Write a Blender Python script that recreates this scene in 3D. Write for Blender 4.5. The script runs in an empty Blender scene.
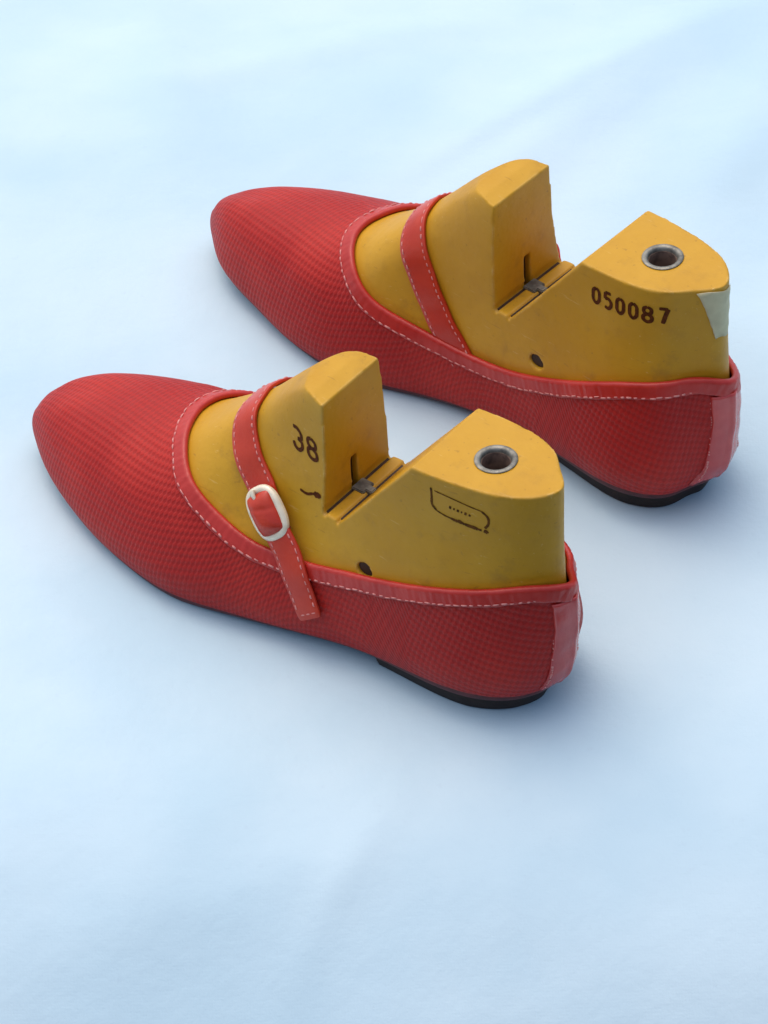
import bpy, bmesh, math, random
import numpy as np
from mathutils import Vector, Matrix
from mathutils.bvhtree import BVHTree
from mathutils.interpolate import poly_3d_calc
random.seed(7); rng = np.random.default_rng(7)
SC = bpy.context.scene
COL = SC.collection
MM = 0.001

# ------------------------------------------------------------------ camera
PITCH = math.radians(41.9113); ROLL = math.radians(-2.0731); CAM_H = 1210.043 * MM
cam_data = bpy.data.cameras.new("camera")
cam_data.sensor_fit = 'VERTICAL'; cam_data.sensor_height = 24.0
cam_data.lens = 4764.53 / 1024 * 24.0
cam_data.clip_start = 0.05; cam_data.clip_end = 50
cam = bpy.data.objects.new("camera", cam_data); COL.objects.link(cam)
r0 = Vector((1, 0, 0)); up0 = Vector((0, math.sin(PITCH), math.cos(PITCH)))
fw = Vector((0, math.cos(PITCH), -math.sin(PITCH)))
cr, sr = math.cos(ROLL), math.sin(ROLL)
rx = r0 * cr + up0 * sr; ux = up0 * cr - r0 * sr
m = Matrix((rx, ux, -fw)).transposed().to_4x4(); m.translation = (0, 0, CAM_H)
cam.matrix_world = m
SC.camera = cam

# ------------------------------------------------------------------ light
SUN_EL = 69.0
SUN_DIR = Vector((-0.55, 0.80, 0)).normalized() * math.cos(math.radians(SUN_EL)); SUN_DIR.z = math.sin(math.radians(SUN_EL))
world = bpy.data.worlds.new("World"); SC.world = world; world.use_nodes = True
nt = world.node_tree; nt.nodes.clear()
sky = nt.nodes.new('ShaderNodeTexSky'); sky.sky_type = 'NISHITA'; sky.sun_disc = False
sky.sun_elevation = math.radians(SUN_EL); sky.sun_rotation = math.atan2(SUN_DIR.x, SUN_DIR.y)
sky.air_density = 1.0; sky.dust_density = 4.0; sky.ozone_density = 0.3
bg = nt.nodes.new('ShaderNodeBackground'); bg.inputs['Strength'].default_value = 0.15
wo = nt.nodes.new('ShaderNodeOutputWorld')
nt.links.new(sky.outputs[0], bg.inputs[0]); nt.links.new(bg.outputs[0], wo.inputs[0])
sun_data = bpy.data.lights.new("sun", 'SUN'); sun_data.energy = 0.95; sun_data.angle = math.radians(100)
sun_data.color = (1.0, 0.93, 0.82)
sun = bpy.data.objects.new("sun", sun_data); COL.objects.link(sun)
sun.rotation_euler = SUN_DIR.to_track_quat('Z', 'Y').to_euler()
SC.view_settings.view_transform = 'Standard'; SC.view_settings.look = 'None'
SC.view_settings.exposure = 0.33; SC.view_settings.gamma = 1.0
SC.render.resolution_x = 768; SC.render.resolution_y = 1024

# ------------------------------------------------------------------ materials
class NT:
    def __init__(s, name):
        s.m = bpy.data.materials.new(name); s.m.use_nodes = True
        s.t = s.m.node_tree; s.b = s.t.nodes['Principled BSDF']
    def n(s, typ, **kw):
        o = s.t.nodes.new(typ)
        for k, v in kw.items():
            if k.startswith('i_'):
                key = k[2:].replace('_', ' ')
                o.inputs[key].default_value = v
            else: setattr(o, k, v)
        return o
    def l(s, a, b): s.t.links.new(a, b)
    def math(s, op, a, b=None, c=None):
        o = s.t.nodes.new('ShaderNodeMath'); o.operation = op
        for i, v in enumerate((a, b, c)):
            if v is None: continue
            if isinstance(v, (int, float)): o.inputs[i].default_value = v
            else: s.l(v, o.inputs[i])
        return o.outputs[0]
    def noise(s, vec, scale, detail=4, rough=.55):
        o = s.n('ShaderNodeTexNoise'); o.inputs['Scale'].default_value = scale
        o.inputs['Detail'].default_value = detail; o.inputs['Roughness'].default_value = rough
        s.l(vec, o.inputs['Vector']); return o.outputs['Fac']
    def mix(s, f, a, b, mode='MIX'):
        o = s.n('ShaderNodeMix', data_type='RGBA', blend_type=mode)
        for inp, v in ((o.inputs[0], f), (o.inputs[6], a), (o.inputs[7], b)):
            if isinstance(v, (int, float, tuple)): inp.default_value = (v if not isinstance(v, tuple) else (*v, 1)[:4])
            else: s.l(v, inp)
        return o.outputs[2]
    def ramp(s, f, a, b):
        o = s.n('ShaderNodeMapRange'); o.inputs[1].default_value = a; o.inputs[2].default_value = b
        o.interpolation_type = 'SMOOTHSTEP'; s.l(f, o.inputs[0]); return o.outputs[0]
    def bump(s, h, dist, strength=1.0, prev=None):
        o = s.n('ShaderNodeBump'); o.inputs['Distance'].default_value = dist; o.inputs['Strength'].default_value = strength
        s.l(h, o.inputs['Height'])
        if prev: s.l(prev, o.inputs['Normal'])
        return o.outputs[0]
    def set(s, **kw):
        for k, v in kw.items(): s.b.inputs[k.replace('_', ' ')].default_value = (*v, 1) if isinstance(v, tuple) else v

def mat_mesh_leather():
    s = NT('red_woven_leather'); uv = s.n('ShaderNodeUVMap'); uv.uv_map = 'weave'
    tc = s.n('ShaderNodeTexCoord'); obj = tc.outputs['Object']
    sep = s.n('ShaderNodeSeparateXYZ'); s.l(uv.outputs[0], sep.inputs[0])
    wob = s.noise(obj, 60, 2)
    U = s.math('ADD', sep.outputs[0], s.math('MULTIPLY', wob, 0.25)); V = s.math('ADD', sep.outputs[1], s.math('MULTIPLY', wob, 0.25))
    cu = s.math('COSINE', s.math('MULTIPLY', U, 2 * math.pi / 2.1))
    cv = s.math('COSINE', s.math('MULTIPLY', V, 2 * math.pi / 2.75))
    # small raised pads divided by grooves
    h = s.math('MULTIPLY', s.math('ADD', s.math('MULTIPLY', cu, .95), s.math('MULTIPLY', cv, .95)), .28)
    h = s.math('ADD', h, .5)
    h = s.ramp(h, .12, .8)
    h2 = s.math('ADD', h, s.math('MULTIPLY', s.noise(obj, 900, 3), .25))
    big = s.noise(obj, 28, 3)
    c = s.mix(s.ramp(big, .35, .7), (.40, .012, .008), (.47, .021, .013))
    c = s.mix(s.math('MULTIPLY', s.math('SUBTRACT', 1.0, h), .34), c, (.16, .003, .003))
    s.l(c, s.b.inputs['Base Color'])
    s.l(s.bump(h2, .0003, .7), s.b.inputs['Normal'])
    rr = s.math('ADD', .46, s.math('MULTIPLY', s.noise(obj, 200, 3), .16)); s.l(rr, s.b.inputs['Roughness'])
    s.set(Specular_IOR_Level=.28)
    return s.m
def mat_leather(name, c1, c2, rough=.36, spec=.5):
    s = NT(name); tc = s.n('ShaderNodeTexCoord'); obj = tc.outputs['Object']
    f = s.ramp(s.noise(obj, 70, 4), .3, .7)
    s.l(s.mix(f, c1, c2), s.b.inputs['Base Color'])
    b = s.bump(s.noise(obj, 1400, 3), .00012, .6)
    b = s.bump(s.noise(obj, 160, 3), .0004, .5, b)
    s.l(b, s.b.inputs['Normal'])
    s.l(s.math('ADD', rough - .08, s.math('MULTIPLY', s.noise(obj, 120, 4), .18)), s.b.inputs['Roughness'])
    s.set(Specular_IOR_Level=spec)
    return s.m
def mat_last():
    s = NT('yellow_last_plastic'); tc = s.n('ShaderNodeTexCoord'); obj = tc.outputs['Object']
    a = s.ramp(s.noise(obj, 22, 5, .6), .3, .72); b_ = s.ramp(s.noise(obj, 120, 6, .7), .5, .8)
    c = s.mix(a, (.50, .252, .006), (.57, .305, .016))
    c = s.mix(s.math('MULTIPLY', b_, .35), c, (.35, .175, .014))
    sp = s.ramp(s.noise(obj, 420, 2, .5), .68, .76)
    c = s.mix(s.math('MULTIPLY', sp, .35), c, (.24, .11, .015))
    geo = s.n('ShaderNodeNewGeometry'); bev = s.n('ShaderNodeBevel', samples=6); bev.inputs['Radius'].default_value = .0016
    dot = s.n('ShaderNodeVectorMath', operation='DOT_PRODUCT'); s.l(bev.outputs[0], dot.inputs[0]); s.l(geo.outputs['Normal'], dot.inputs[1])
    edge = s.ramp(s.math('SUBTRACT', 1.0, dot.outputs['Value']), .010, .06)
    worn = s.math('MULTIPLY', edge, s.ramp(s.noise(obj, 140, 4), .35, .6))
    c = s.mix(s.math('MULTIPLY', worn, .55), c, (.80, .60, .26))
    # long thin scratches and handling grime
    mp = s.n('ShaderNodeMapping'); s.l(obj, mp.inputs[0]); mp.inputs['Rotation'].default_value = (.3, .5, .4); mp.inputs['Scale'].default_value = (1, 14, 9)
    scr = s.ramp(s.noise(mp.outputs[0], 75, 3, .6), .66, .72)
    c = s.mix(s.math('MULTIPLY', scr, .28), c, (.72, .52, .20))
    mp2 = s.n('ShaderNodeMapping'); s.l(obj, mp2.inputs[0]); mp2.inputs['Rotation'].default_value = (.9, .1, 1.2); mp2.inputs['Scale'].default_value = (1, 10, 12)
    scr2 = s.ramp(s.noise(mp2.outputs[0], 60, 3, .6), .67, .72)
    c = s.mix(s.math('MULTIPLY', scr2, .35), c, (.26, .12, .015))
    grime = s.ramp(s.noise(obj, 48, 5, .65), .56, .74)
    c = s.mix(s.math('MULTIPLY', grime, .5), c, (.30, .155, .02))
    s.l(c, s.b.inputs['Base Color'])
    n = s.bump(s.noise(obj, 500, 4), .00018, .5); n = s.bump(s.noise(obj, 60, 3), .0012, .5, n)
    s.l(n, s.b.inputs['Normal'])
    s.l(s.math('ADD', .42, s.math('MULTIPLY', s.noise(obj, 90, 4), .2)), s.b.inputs['Roughness'])
    s.set(Specular_IOR_Level=.34)
    return s.m
def mat_plain(name, c, rough=.5, metal=0.0, var=.25, scale=300, bump=.0002, spec=.5):
    s = NT(name); tc = s.n('ShaderNodeTexCoord'); obj = tc.outputs['Object']
    f = s.noise(obj, scale, 4)
    d = tuple(v * (1 - var) for v in c)
    s.l(s.mix(s.ramp(f, .35, .7), c, d), s.b.inputs['Base Color'])
    s.l(s.bump(f, bump, .5), s.b.inputs['Normal'])
    s.set(Roughness=rough, Metallic=metal, Specular_IOR_Level=spec)
    return s.m
def mat_cloth():
    s = NT('pale_blue_white_cloth'); tc = s.n('ShaderNodeTexCoord'); obj = tc.outputs['Object']
    sep = s.n('ShaderNodeSeparateXYZ'); s.l(obj, sep.inputs[0])
    wx = s.math('SINE', s.math('MULTIPLY', sep.outputs[0], 2 * math.pi / .0011))
    wy = s.math('SINE', s.math('MULTIPLY', sep.outputs[1], 2 * math.pi / .0011))
    w = s.math('MULTIPLY', s.math('ADD', wx, wy), .25)
    big = s.noise(obj, 9, 4, .5); mid = s.noise(obj, 45, 5, .6); fine = s.noise(obj, 900, 3, .6)
    c = s.mix(s.ramp(big, .3, .7), CLOTH_A, CLOTH_B)
    c = s.mix(s.math('MULTIPLY', s.ramp(s.noise(obj, 260, 3), .62, .8), .10), c, (.34, .42, .52))
    c = s.mix(s.math('MULTIPLY', s.ramp(s.noise(obj, 190, 2), .80, .84), .5), c, (.22, .27, .36))
    s.l(c, s.b.inputs['Base Color'])
    n = s.bump(s.math('ADD', s.math('MULTIPLY', w, .4), fine), .00006, .4); n = s.bump(mid, .0025, .3, n)
    s.l(n, s.b.inputs['Normal'])
    s.set(Roughness=.85, Specular_IOR_Level=.2)
    return s.m
CLOTH_A = (.46, .625, .72); CLOTH_B = (.54, .69, .77)
M = dict(
    mesh=mat_mesh_leather(),
    bind=mat_leather('red_binding_leather', (.42, .016, .010), (.50, .028, .018), .36),
    strap=mat_leather('red_strap_leather', (.46, .026, .009), (.54, .042, .015), .34),
    counter=mat_leather('red_heel_strip_leather', (.47, .032, .03), (.56, .06, .052), .22, .7),
    last=mat_last(),
    thread=mat_plain('pale_pink_thread', (.70, .27, .24), .6, 0, .2, 900, .0001, .3),
    heel=mat_plain('dark_rubber_heel', (.022, .010, .006), .6, 0, .4, 200, .0004, .25),
    sole=mat_plain('dark_red_sole_edge', (.10, .012, .012), .6, 0, .4, 200, .0003),
    lining=mat_plain('brown_red_lining', (.30, .03, .02), .6),
    ink=mat_plain('brown_stamp_ink', (.11, .026, .003), .6, 0, .5, 900, .0001, .1),
    ink_faint=mat_plain('faded_brown_stamp_ink', (.15, .055, .006), .6, 0, .6, 500, .0001, .1),
    metal=mat_plain('dull_steel', (.27, .26, .22), .5, .6, .6, 260, .0004),
    rust=mat_plain('brown_hole_wall', (.22, .14, .10), .75, 0, .5, 300, .0004),
    dark_fill=mat_plain('brown_groove', (.055, .026, .010), .7, 0, .4, 300, .0004),
    buckle=mat_plain('cream_enamel_buckle', (.88, .79, .60), .28, .15, .12, 350, .0002, .6),
    tape=mat_plain('off_white_tape', (.58, .54, .33), .6, 0, .15, 120, .0006),
    cloth=mat_cloth(),
)

# ------------------------------------------------------------------ the foot form surface (mm)
# ---- last surface -------------------------------------------------------
LAT=[(4,11),(12,19.5),(28,26.5),(52,28),(78,29.5),(105,33.5),(132,38.5),(155,41),(175,39.5),(195,34),(214,26),(233,15.5),(245.5,8.2)]
MED=[(4,-11),(12,-19.5),(28,-26.5),(52,-27),(78,-26.5),(105,-27),(132,-31.5),(155,-35.5),(175,-36.5),(195,-33.5),(214,-27.5),(235,-18.5),(247,-10.3)]
BACK=(1,0); TIP=(253.8,-1.5)
SPX=[22,22.5,25,31,52,78,105,132,155,175,194,209,218,224,226]   # spine x: back, 13, tip
SPY=[0,0,0,0,0,0,-2,-3,-4,-4,-4,-4,-4,-4,-4]
# profiles: (inset,z)x6 then ridge z
PR=[
[(6,12),(0,25),(.3,42),(1,60),(1.4,80),(1.3,115),115],
[(5,12),(0,24.5),(.6,41),(1.7,59),(2.7,80),(2.8,115),115],
[(4,12),(0,24),(1.5,40),(3.5,58),(5.3,80),(5.8,115),115],
[(3,12),(0,22),(2,40),(5,58),(7.5,78),(9,115),115],
[(2.5,10.6),(0,20),(1.5,38),(4.5,58),(7,78),(8.5,115),115],
[(2,8.6),(0,17),(2,36),(6,55),(9,78),(11,115),115],
[(2,6.6),(0,14),(4,32),(11,52),(16,78),(19.5,108),112],
[(2,5),(0,13),(4,28),(14,45),(24,65),(33,80),84],
[(2,4),(0,12),(4,24),(13,38),(24,50),(35,58),60],
[(2,3.5),(0,11),(4,21),(12,31),(22,39),(33,44),45],
[(2,3.5),(0,10),(3.5,18),(10,25),(19,30.5),(28,33.5),34],
[(2,5),(0,10.5),(3,17),(8.5,22),(15,25.5),(22,27.7),28],
[(2,7),(0,12),(2.5,17),(7,21),(13,24),(18,25.6),26],
[(2,8.5),(0,13),(2.5,17.5),(6,20.5),(10,23),(14,24.5),24.5],
[(2,9.5),(0,13.5),(2,17.5),(6,20.5),(11,22.7),(16,23.8),24]]
def pchip_slopes(h,d):
    # h (n-1,), d (n-1,...)
    n=len(h)+1; m=np.zeros((n,)+d.shape[1:])
    for i in range(1,n-1):
        w1=2*h[i]+h[i-1]; w2=h[i]+2*h[i-1]
        ok=d[i-1]*d[i]>0
        a=np.where(ok,d[i-1],1); b=np.where(ok,d[i],1)
        m[i]=np.where(ok,(w1+w2)/(w1/a+w2/b),0)
    def end(h0,h1,d0,d1):
        e=((2*h0+h1)*d0-h0*d1)/(h0+h1)
        e=np.where(e*d0<=0,0,e); 
        return np.where((d0*d1<=0)&(np.abs(e)>3*np.abs(d0)),3*d0,e)
    m[0]=end(h[0],h[1],d[0],d[1]); m[-1]=end(h[-1],h[-2],d[-1],d[-2])
    return m
def pchip_levels(P,per):
    # P (n,3) -> samples per interval
    h=np.linalg.norm(np.diff(P,axis=0),axis=1)+1e-6
    d=np.diff(P,axis=0)/h[:,None]; m=pchip_slopes(h,d)
    out=[]
    for i in range(len(h)):
        s=np.arange(per)/per; s=s[:,None]
        out.append((2*s**3-3*s**2+1)*P[i]+(s**3-2*s**2+s)*h[i]*m[i]+(-2*s**3+3*s**2)*P[i+1]+(s**3-s**2)*h[i]*m[i+1])
    out.append(P[-1:]); return np.concatenate(out)
def periodic(C,h,per):
    # C (M,K,3) closed spline through columns, chord h (M,)
    M=len(C); A=np.zeros((M,M)); R=np.zeros_like(C)
    for i in range(M):
        hm,hp=h[i-1],h[i]
        A[i,(i-1)%M]+=hp; A[i,i]+=2*(hm+hp); A[i,(i+1)%M]+=hm
        R[i]=3*(hp*(C[i]-C[i-1])/hm+hm*(C[(i+1)%M]-C[i])/hp)
    D=np.linalg.solve(A,R.reshape(M,-1)).reshape(C.shape)
    out=[]
    for i in range(M):
        j=(i+1)%M
        for k in range(per):
            s=k/per
            out.append((2*s**3-3*s**2+1)*C[i]+(s**3-2*s**2+s)*h[i]*D[i]+(-2*s**3+3*s**2)*C[j]+(s**3-s**2)*h[i]*D[j])
    return np.array(out)
SFR=[.14,.34,.56,.78]
def toe_col(i,o,c,v,L,b,toe,off):
    # i 9..14 : smooth dome from the widest line up to the spine
    zr,nx=toe['zr'][i-9],toe['n'][i-9]*(1+b); zb0=PR[i][0][1]; zb=PR[i][1][1]
    zr=zr+off; o2=o-v*off; L2=L+off
    pts=[[*(o-v*off*.3+v*min(2,L*.08)),zb0]]
    for f in (0,)+tuple(SFR):
        h=(1-(1-f)**nx)**(1/nx) if f>0 else 0
        pts.append([*(o2+v*L2*f),zb+(zr-zb)*h])
    pts.append([*c,zr]); return np.array(pts)
TOE=dict(zr=[50.5,45.2,41,37.5,34.8,33],n=[1.76, 1.9, 2.01, 1.98, 1.9, 1.75])
def surface(dl=None,dm=None,dz=None,box=None,hs=1.0,up=3,cp=4,off=0.0,toe=None):
    toe=TOE if toe is None else toe
    """columns around the loop (back, lateral.., tip, medial..) x rows feather->ridge"""
    dl=np.zeros(13) if dl is None else dl; dm=np.zeros(13) if dm is None else dm
    dz=np.zeros(15) if dz is None else dz; box=np.zeros((2,15)) if box is None else box
    cols=[]; O=[]
    def col(i,o,ref,b):
        c=np.array([SPX[i],SPY[i]],float); v=c-o; L=np.hypot(*v); v=v/L
        pts=[]
        zr=PR[i][6]
        if i>=9:
            return toe_col(i,o,c,v,L,b,toe,off)
        for k,(d,z) in enumerate(PR[i][:6]):
            if k==5: dd=min(d*L/ref, L*.93)
            else: dd=d*L/ref
            f=0 if k==0 else (1 if k==5 else [0,.0,.35,.7,1][k])
            if k>=2: dd=dd*(1-b*(1 if k<5 else .5))
            zz=z+(dz[i]*[0,.15,.4,.65,.85,1][k] if i>=6 else 0)
            zz=12+(zz-12)*(1+(hs-1)*(1 if i<=5 else [0,.7,.35,.1][i-6+1] if i<=8 else 0)) if zz>12 else zz
            o2=o-v*off*(1 if k else .3)
            pts.append([*(o2+v*dd),zz+ (off*[0,0,.2,.5,.8,1][k] if i>=8 else 0)])
        if i<=8: zr=12+(zr-12)*(1+(hs-1)*(1 if i<=5 else [0,.7,.35,.1][i-6+1]))
        pts.append([*c,zr+(dz[i] if i>=6 else 0)+(off if i>=8 else 0)])
        return np.array(pts)
    def add(i,o,ref,b):
        O.append(o); cols.append(pchip_levels(col(i,np.array(o,float),ref,b),up))
    refs=[]
    for i in range(15):
        o=BACK if i==0 else TIP if i==14 else LAT[i-1]
        refs.append(np.hypot(o[0]-SPX[i],o[1]-SPY[i]))
    add(0,BACK,refs[0],0)
    for i in range(1,14):
        o=np.array(LAT[i-1],float); o=o+norm2(LAT,i-1)*dl[i-1]; add(i,o,refs[i],box[0][i])
    add(14,TIP,refs[14],0)
    for i in range(13,0,-1):
        o=np.array(MED[i-1],float); o=o+norm2(MED,i-1)*dm[i-1]; add(i,o,refs[i],box[1][i])
    O=np.array(O); h=np.linalg.norm(np.roll(O,-1,0)-O,axis=1)
    return periodic(np.array(cols),h,cp)
def norm2(T,k):
    a=np.array(T[max(k-1,0)],float); b=np.array(T[min(k+1,12)],float)
    t=b-a; n=np.array([-t[1],t[0]]); n/=np.hypot(*n)
    return n if T is LAT else -n
SHAPE = dict(hs=1.04,
    dl=np.array([-1.0, -0.7, -0.47, -0.26, -1.9, -1.2, -0.78, -0.17, -1.0, -0.48, 0.68, 1.6, 0.3]),
    dm=np.array([-2.37, 1.74, 2.41, 0.22, -3.01, -4.0, -3.3, -0.97, -0.47, -0.51, 0.32, 1.6, 0.25]),
    dz=np.array([0, 0, 0, 0, 0, 0, -2.48, 0.89, 4.13, 4.55, 8.83, 10.31, 9.1, 5.55, 1.12]),
    box=np.array([[0, 0, 0, 0, 0, 0, -0.13, -0.05, 0.03, 0.09, 0.09, 0.09, 0.09, 0.09, 0.09],
                  [0, -.4, -.45, -.12, 0, 0.5, 0.62, 0.42, 0.39, 0.28, 0.28, 0.28, 0.28, 0.28, 0.28]]))
UP, CP = 12, 14
G = surface(**SHAPE, up=UP, cp=CP)          # (columns, rows, 3)
NC, NR = G.shape[:2]
_w = np.clip((np.arange(NR) - (NR - 25)) / 24, 0, 1) ** 2        # both halves meet on one centre line
for _i in range(1, NC // 2):
    _d = (G[_i, -1] - G[NC - _i, -1]) / 2
    G[_i] -= _d * _w[:, None]; G[NC - _i] += _d * _w[:, None]

def grid_faces(nc, nr, closed=True):
    f = []
    for i in range(nc if closed else nc - 1):
        j = (i + 1) % nc
        for k in range(nr - 1): f.append((i * nr + k, j * nr + k, j * nr + k + 1, i * nr + k + 1))
    return f
# bottom rows (towards the centre line of the insole)
bot = []
for i in range(NC):
    sx = G[i, -1, 0]; sy = G[i, -1, 1]; p = G[i, 0]
    c = np.array([sx, sy, p[2] - 1.0]); 
    bot.append([p + (c - p) * t + np.array([0, 0, -.9 * math.sin(math.pi * .5 * min(1, t * 4))]) * 1 for t in (.92, .5, .12, .04)])
bot = np.array(bot)
FULL = np.concatenate([bot, G], axis=1); NB = bot.shape[1]; NRF = NR + NB
def closed_form():
    v = FULL.reshape(-1, 3); f = grid_faces(NC, NRF)
    half = NC // 2
    for i in range(half):
        a, b = i, i + 1; c, d = (NC - i) % NC, (NC - i - 1) % NC
        for k, flip in ((0, True), (NRF - 1, False)):
            q = [a * NRF + k, b * NRF + k, d * NRF + k, c * NRF + k]
            q2 = []
            for t in q:
                if t not in q2: q2.append(t)
            if len(q2) >= 3: f.append(tuple(reversed(q2)) if flip else tuple(q2))
    return v, f
V0, F0 = closed_form()
WELD = np.arange(NC * NRF)                  # ridge and bottom centre line: one vertex shared by both halves
for _i in range(1, half := NC // 2): WELD[(NC - _i) * NRF + NRF - 1] = _i * NRF + NRF - 1
_u, _inv = np.unique(WELD, return_inverse=True)
bmf = bmesh.new(); bv = [bmf.verts.new(V0[k]) for k in _u]; bmf.verts.index_update()
for f in F0:
    q = list(dict.fromkeys(int(_inv[k]) for k in f))
    if len(q) < 3: continue
    try: bmf.faces.new([bv[k] for k in q])
    except ValueError: pass
bmesh.ops.recalc_face_normals(bmf, faces=bmf.faces)
for _z, _x, _n in ((17, 140, 24), (24, 190, 60)):
    _s = [v for v in bmf.verts if v.co.z > _z and v.co.x > _x]
    for _k in range(_n): bmesh.ops.smooth_vert(bmf, verts=_s, factor=.5, use_axis_x=True, use_axis_y=True, use_axis_z=True)
V0 = np.array([v.co[:] for v in bmf.verts])
# the toe top is refitted as one smooth height field (local quadratics) where the columns run together
_p = V0[(V0[:, 2] > 22) & (V0[:, 0] > 185)]; _p = _p[~((np.abs(_p[:, 0] - 224) < 7) & (np.abs(_p[:, 1] + 4) < 3))]
_new = V0.copy()
for _k in np.where((V0[:, 2] > 26) & (np.abs(V0[:, 0] - 222) < 20) & (np.abs(V0[:, 1] + 4) < 16))[0]:
    dx = _p[:, 0] - V0[_k, 0]; dy = _p[:, 1] - V0[_k, 1]; w = np.exp(-(dx * dx + dy * dy) / 45.0)
    A = np.stack([np.ones_like(dx), dx, dy, dx * dx, dx * dy, dy * dy], 1); sw = w[:, None]
    z = np.linalg.solve((A * sw).T @ A, (A * sw).T @ _p[:, 2])[0]
    t = min(1, max(0, (20 - abs(V0[_k, 0] - 222)) / 8)) * min(1, max(0, (16 - abs(V0[_k, 1] + 4)) / 6)) * min(1, max(0, (V0[_k, 2] - 26) / 3))
    _new[_k, 2] = V0[_k, 2] * (1 - t) + z * t
V0 = _new
for v, co in zip(bmf.verts, V0): v.co = co
FULL = V0[_inv].reshape(NC, NRF, 3); G = FULL[:, NB:].copy()
bmesh.ops.triangulate(bmf, faces=bmf.faces[:]); bmf.normal_update()
VN = np.array([v.normal[:] for v in bmf.verts])
if VN[_inv[(NC // 4) * NRF + NB + 5]][1] < 0:
    bmesh.ops.reverse_faces(bmf, faces=bmf.faces); bmf.normal_update(); VN = np.array([v.normal[:] for v in bmf.verts])
TRI = [tuple(v.index for v in f.verts) for f in bmf.faces]
_c = np.array([219.0, -4.0, 34.0]); _near = [v for v in bmf.verts if abs(v.co.x - 219) < 14 and abs(v.co.y + 4) < 6 and v.co.z > 30]
_ok = np.array([v.index for v in bmf.verts if v.co.z > 28 and 195 < v.co.x < 240 and VN[v.index][2] > .5 and not (abs(v.co.x - 226) < 4 and abs(v.co.y + 4) < 1.2)])
for v in _near:        # the columns crowd together here: fit each normal from its wider surroundings
    d = ((V0[_ok] - np.array(v.co)) ** 2).sum(1); w = np.exp(-d / 5.0); n = (VN[_ok] * w[:, None]).sum(0); VN[v.index] = n / np.linalg.norm(n)
VV = [Vector(p) for p in V0]; VNV = [Vector(n) for n in VN]
BVH = BVHTree.FromPolygons(VV, TRI)
def _nrm(loc, idx):
    t = TRI[idx]; w = poly_3d_calc([VV[i] for i in t], loc)
    n = Vector((0, 0, 0))
    for i, a in zip(t, w): n += VNV[i] * a
    return n.normalized()
def snap(p):
    loc, n, idx, d = BVH.find_nearest(Vector(p)); return loc, _nrm(loc, idx)
def snap_side(x, z, side):                   # straight in from the side, keeps x and z
    r = BVH.ray_cast(Vector((x, side * 90, z)), Vector((0, -side, 0)))
    if r[0] is None: return snap((x, side * 15, z))
    return r[0], _nrm(r[0], r[2])
GN = VN[_inv].reshape(NC, NRF, 3)[:, NB:]

# ------------------------------------------------------------------ helpers
def spline_open(P, n, closed=False):
    P = np.array(P, float)
    if closed: h = np.linalg.norm(np.roll(P, -1, 0) - P, axis=1)
    else: h = np.linalg.norm(np.diff(P, axis=0), axis=1)
    if closed:
        Q = periodic(P[:, None, :], h, 24)[:, 0]; Q = np.concatenate([Q, Q[:1]])
    else:
        d = np.diff(P, axis=0) / h[:, None]; mm = np.zeros_like(P)
        mm[1:-1] = (d[:-1] * h[1:, None] + d[1:] * h[:-1, None]) / (h[1:] + h[:-1])[:, None]; mm[0] = d[0]; mm[-1] = d[-1]
        Q = []
        for i in range(len(h)):
            for s in np.arange(24) / 24: Q.append((2*s**3-3*s**2+1)*P[i]+(s**3-2*s**2+s)*h[i]*mm[i]+(-2*s**3+3*s**2)*P[i+1]+(s**3-s**2)*h[i]*mm[i+1])
        Q.append(P[-1]); Q = np.array(Q)
    L = np.concatenate([[0], np.cumsum(np.linalg.norm(np.diff(Q, axis=0), axis=1))])
    t = np.linspace(0, L[-1], n + 1 if closed else n)
    R = np.stack([np.interp(t, L, Q[:, k]) for k in range(3)], 1)
    return (R[:-1] if closed else R), L[-1]
def frames(P, closed, smooth=2):
    """snap a polyline to the form: points, tangents, normals, binormals"""
    loc, nn = [], []
    for p in P:
        a, b = snap(p); loc.append(a[:]); nn.append(b[:])
    loc = np.array(loc); nn = np.array(nn)
    for _ in range(smooth):
        if closed: loc = (np.roll(loc, 1, 0) + 2 * loc + np.roll(loc, -1, 0)) / 4; nn = (np.roll(nn, 1, 0) + 2 * nn + np.roll(nn, -1, 0)) / 4
        else: loc[1:-1] = (loc[:-2] + 2 * loc[1:-1] + loc[2:]) / 4; nn[1:-1] = (nn[:-2] + 2 * nn[1:-1] + nn[2:]) / 4
    T = (np.roll(loc, -1, 0) - np.roll(loc, 1, 0)) if closed else np.gradient(loc, axis=0)
    T /= np.linalg.norm(T, axis=1, keepdims=True)
    B = np.cross(T, nn); B /= np.linalg.norm(B, axis=1, keepdims=True); nn = np.cross(B, T)
    return loc, T, nn, B
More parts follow.
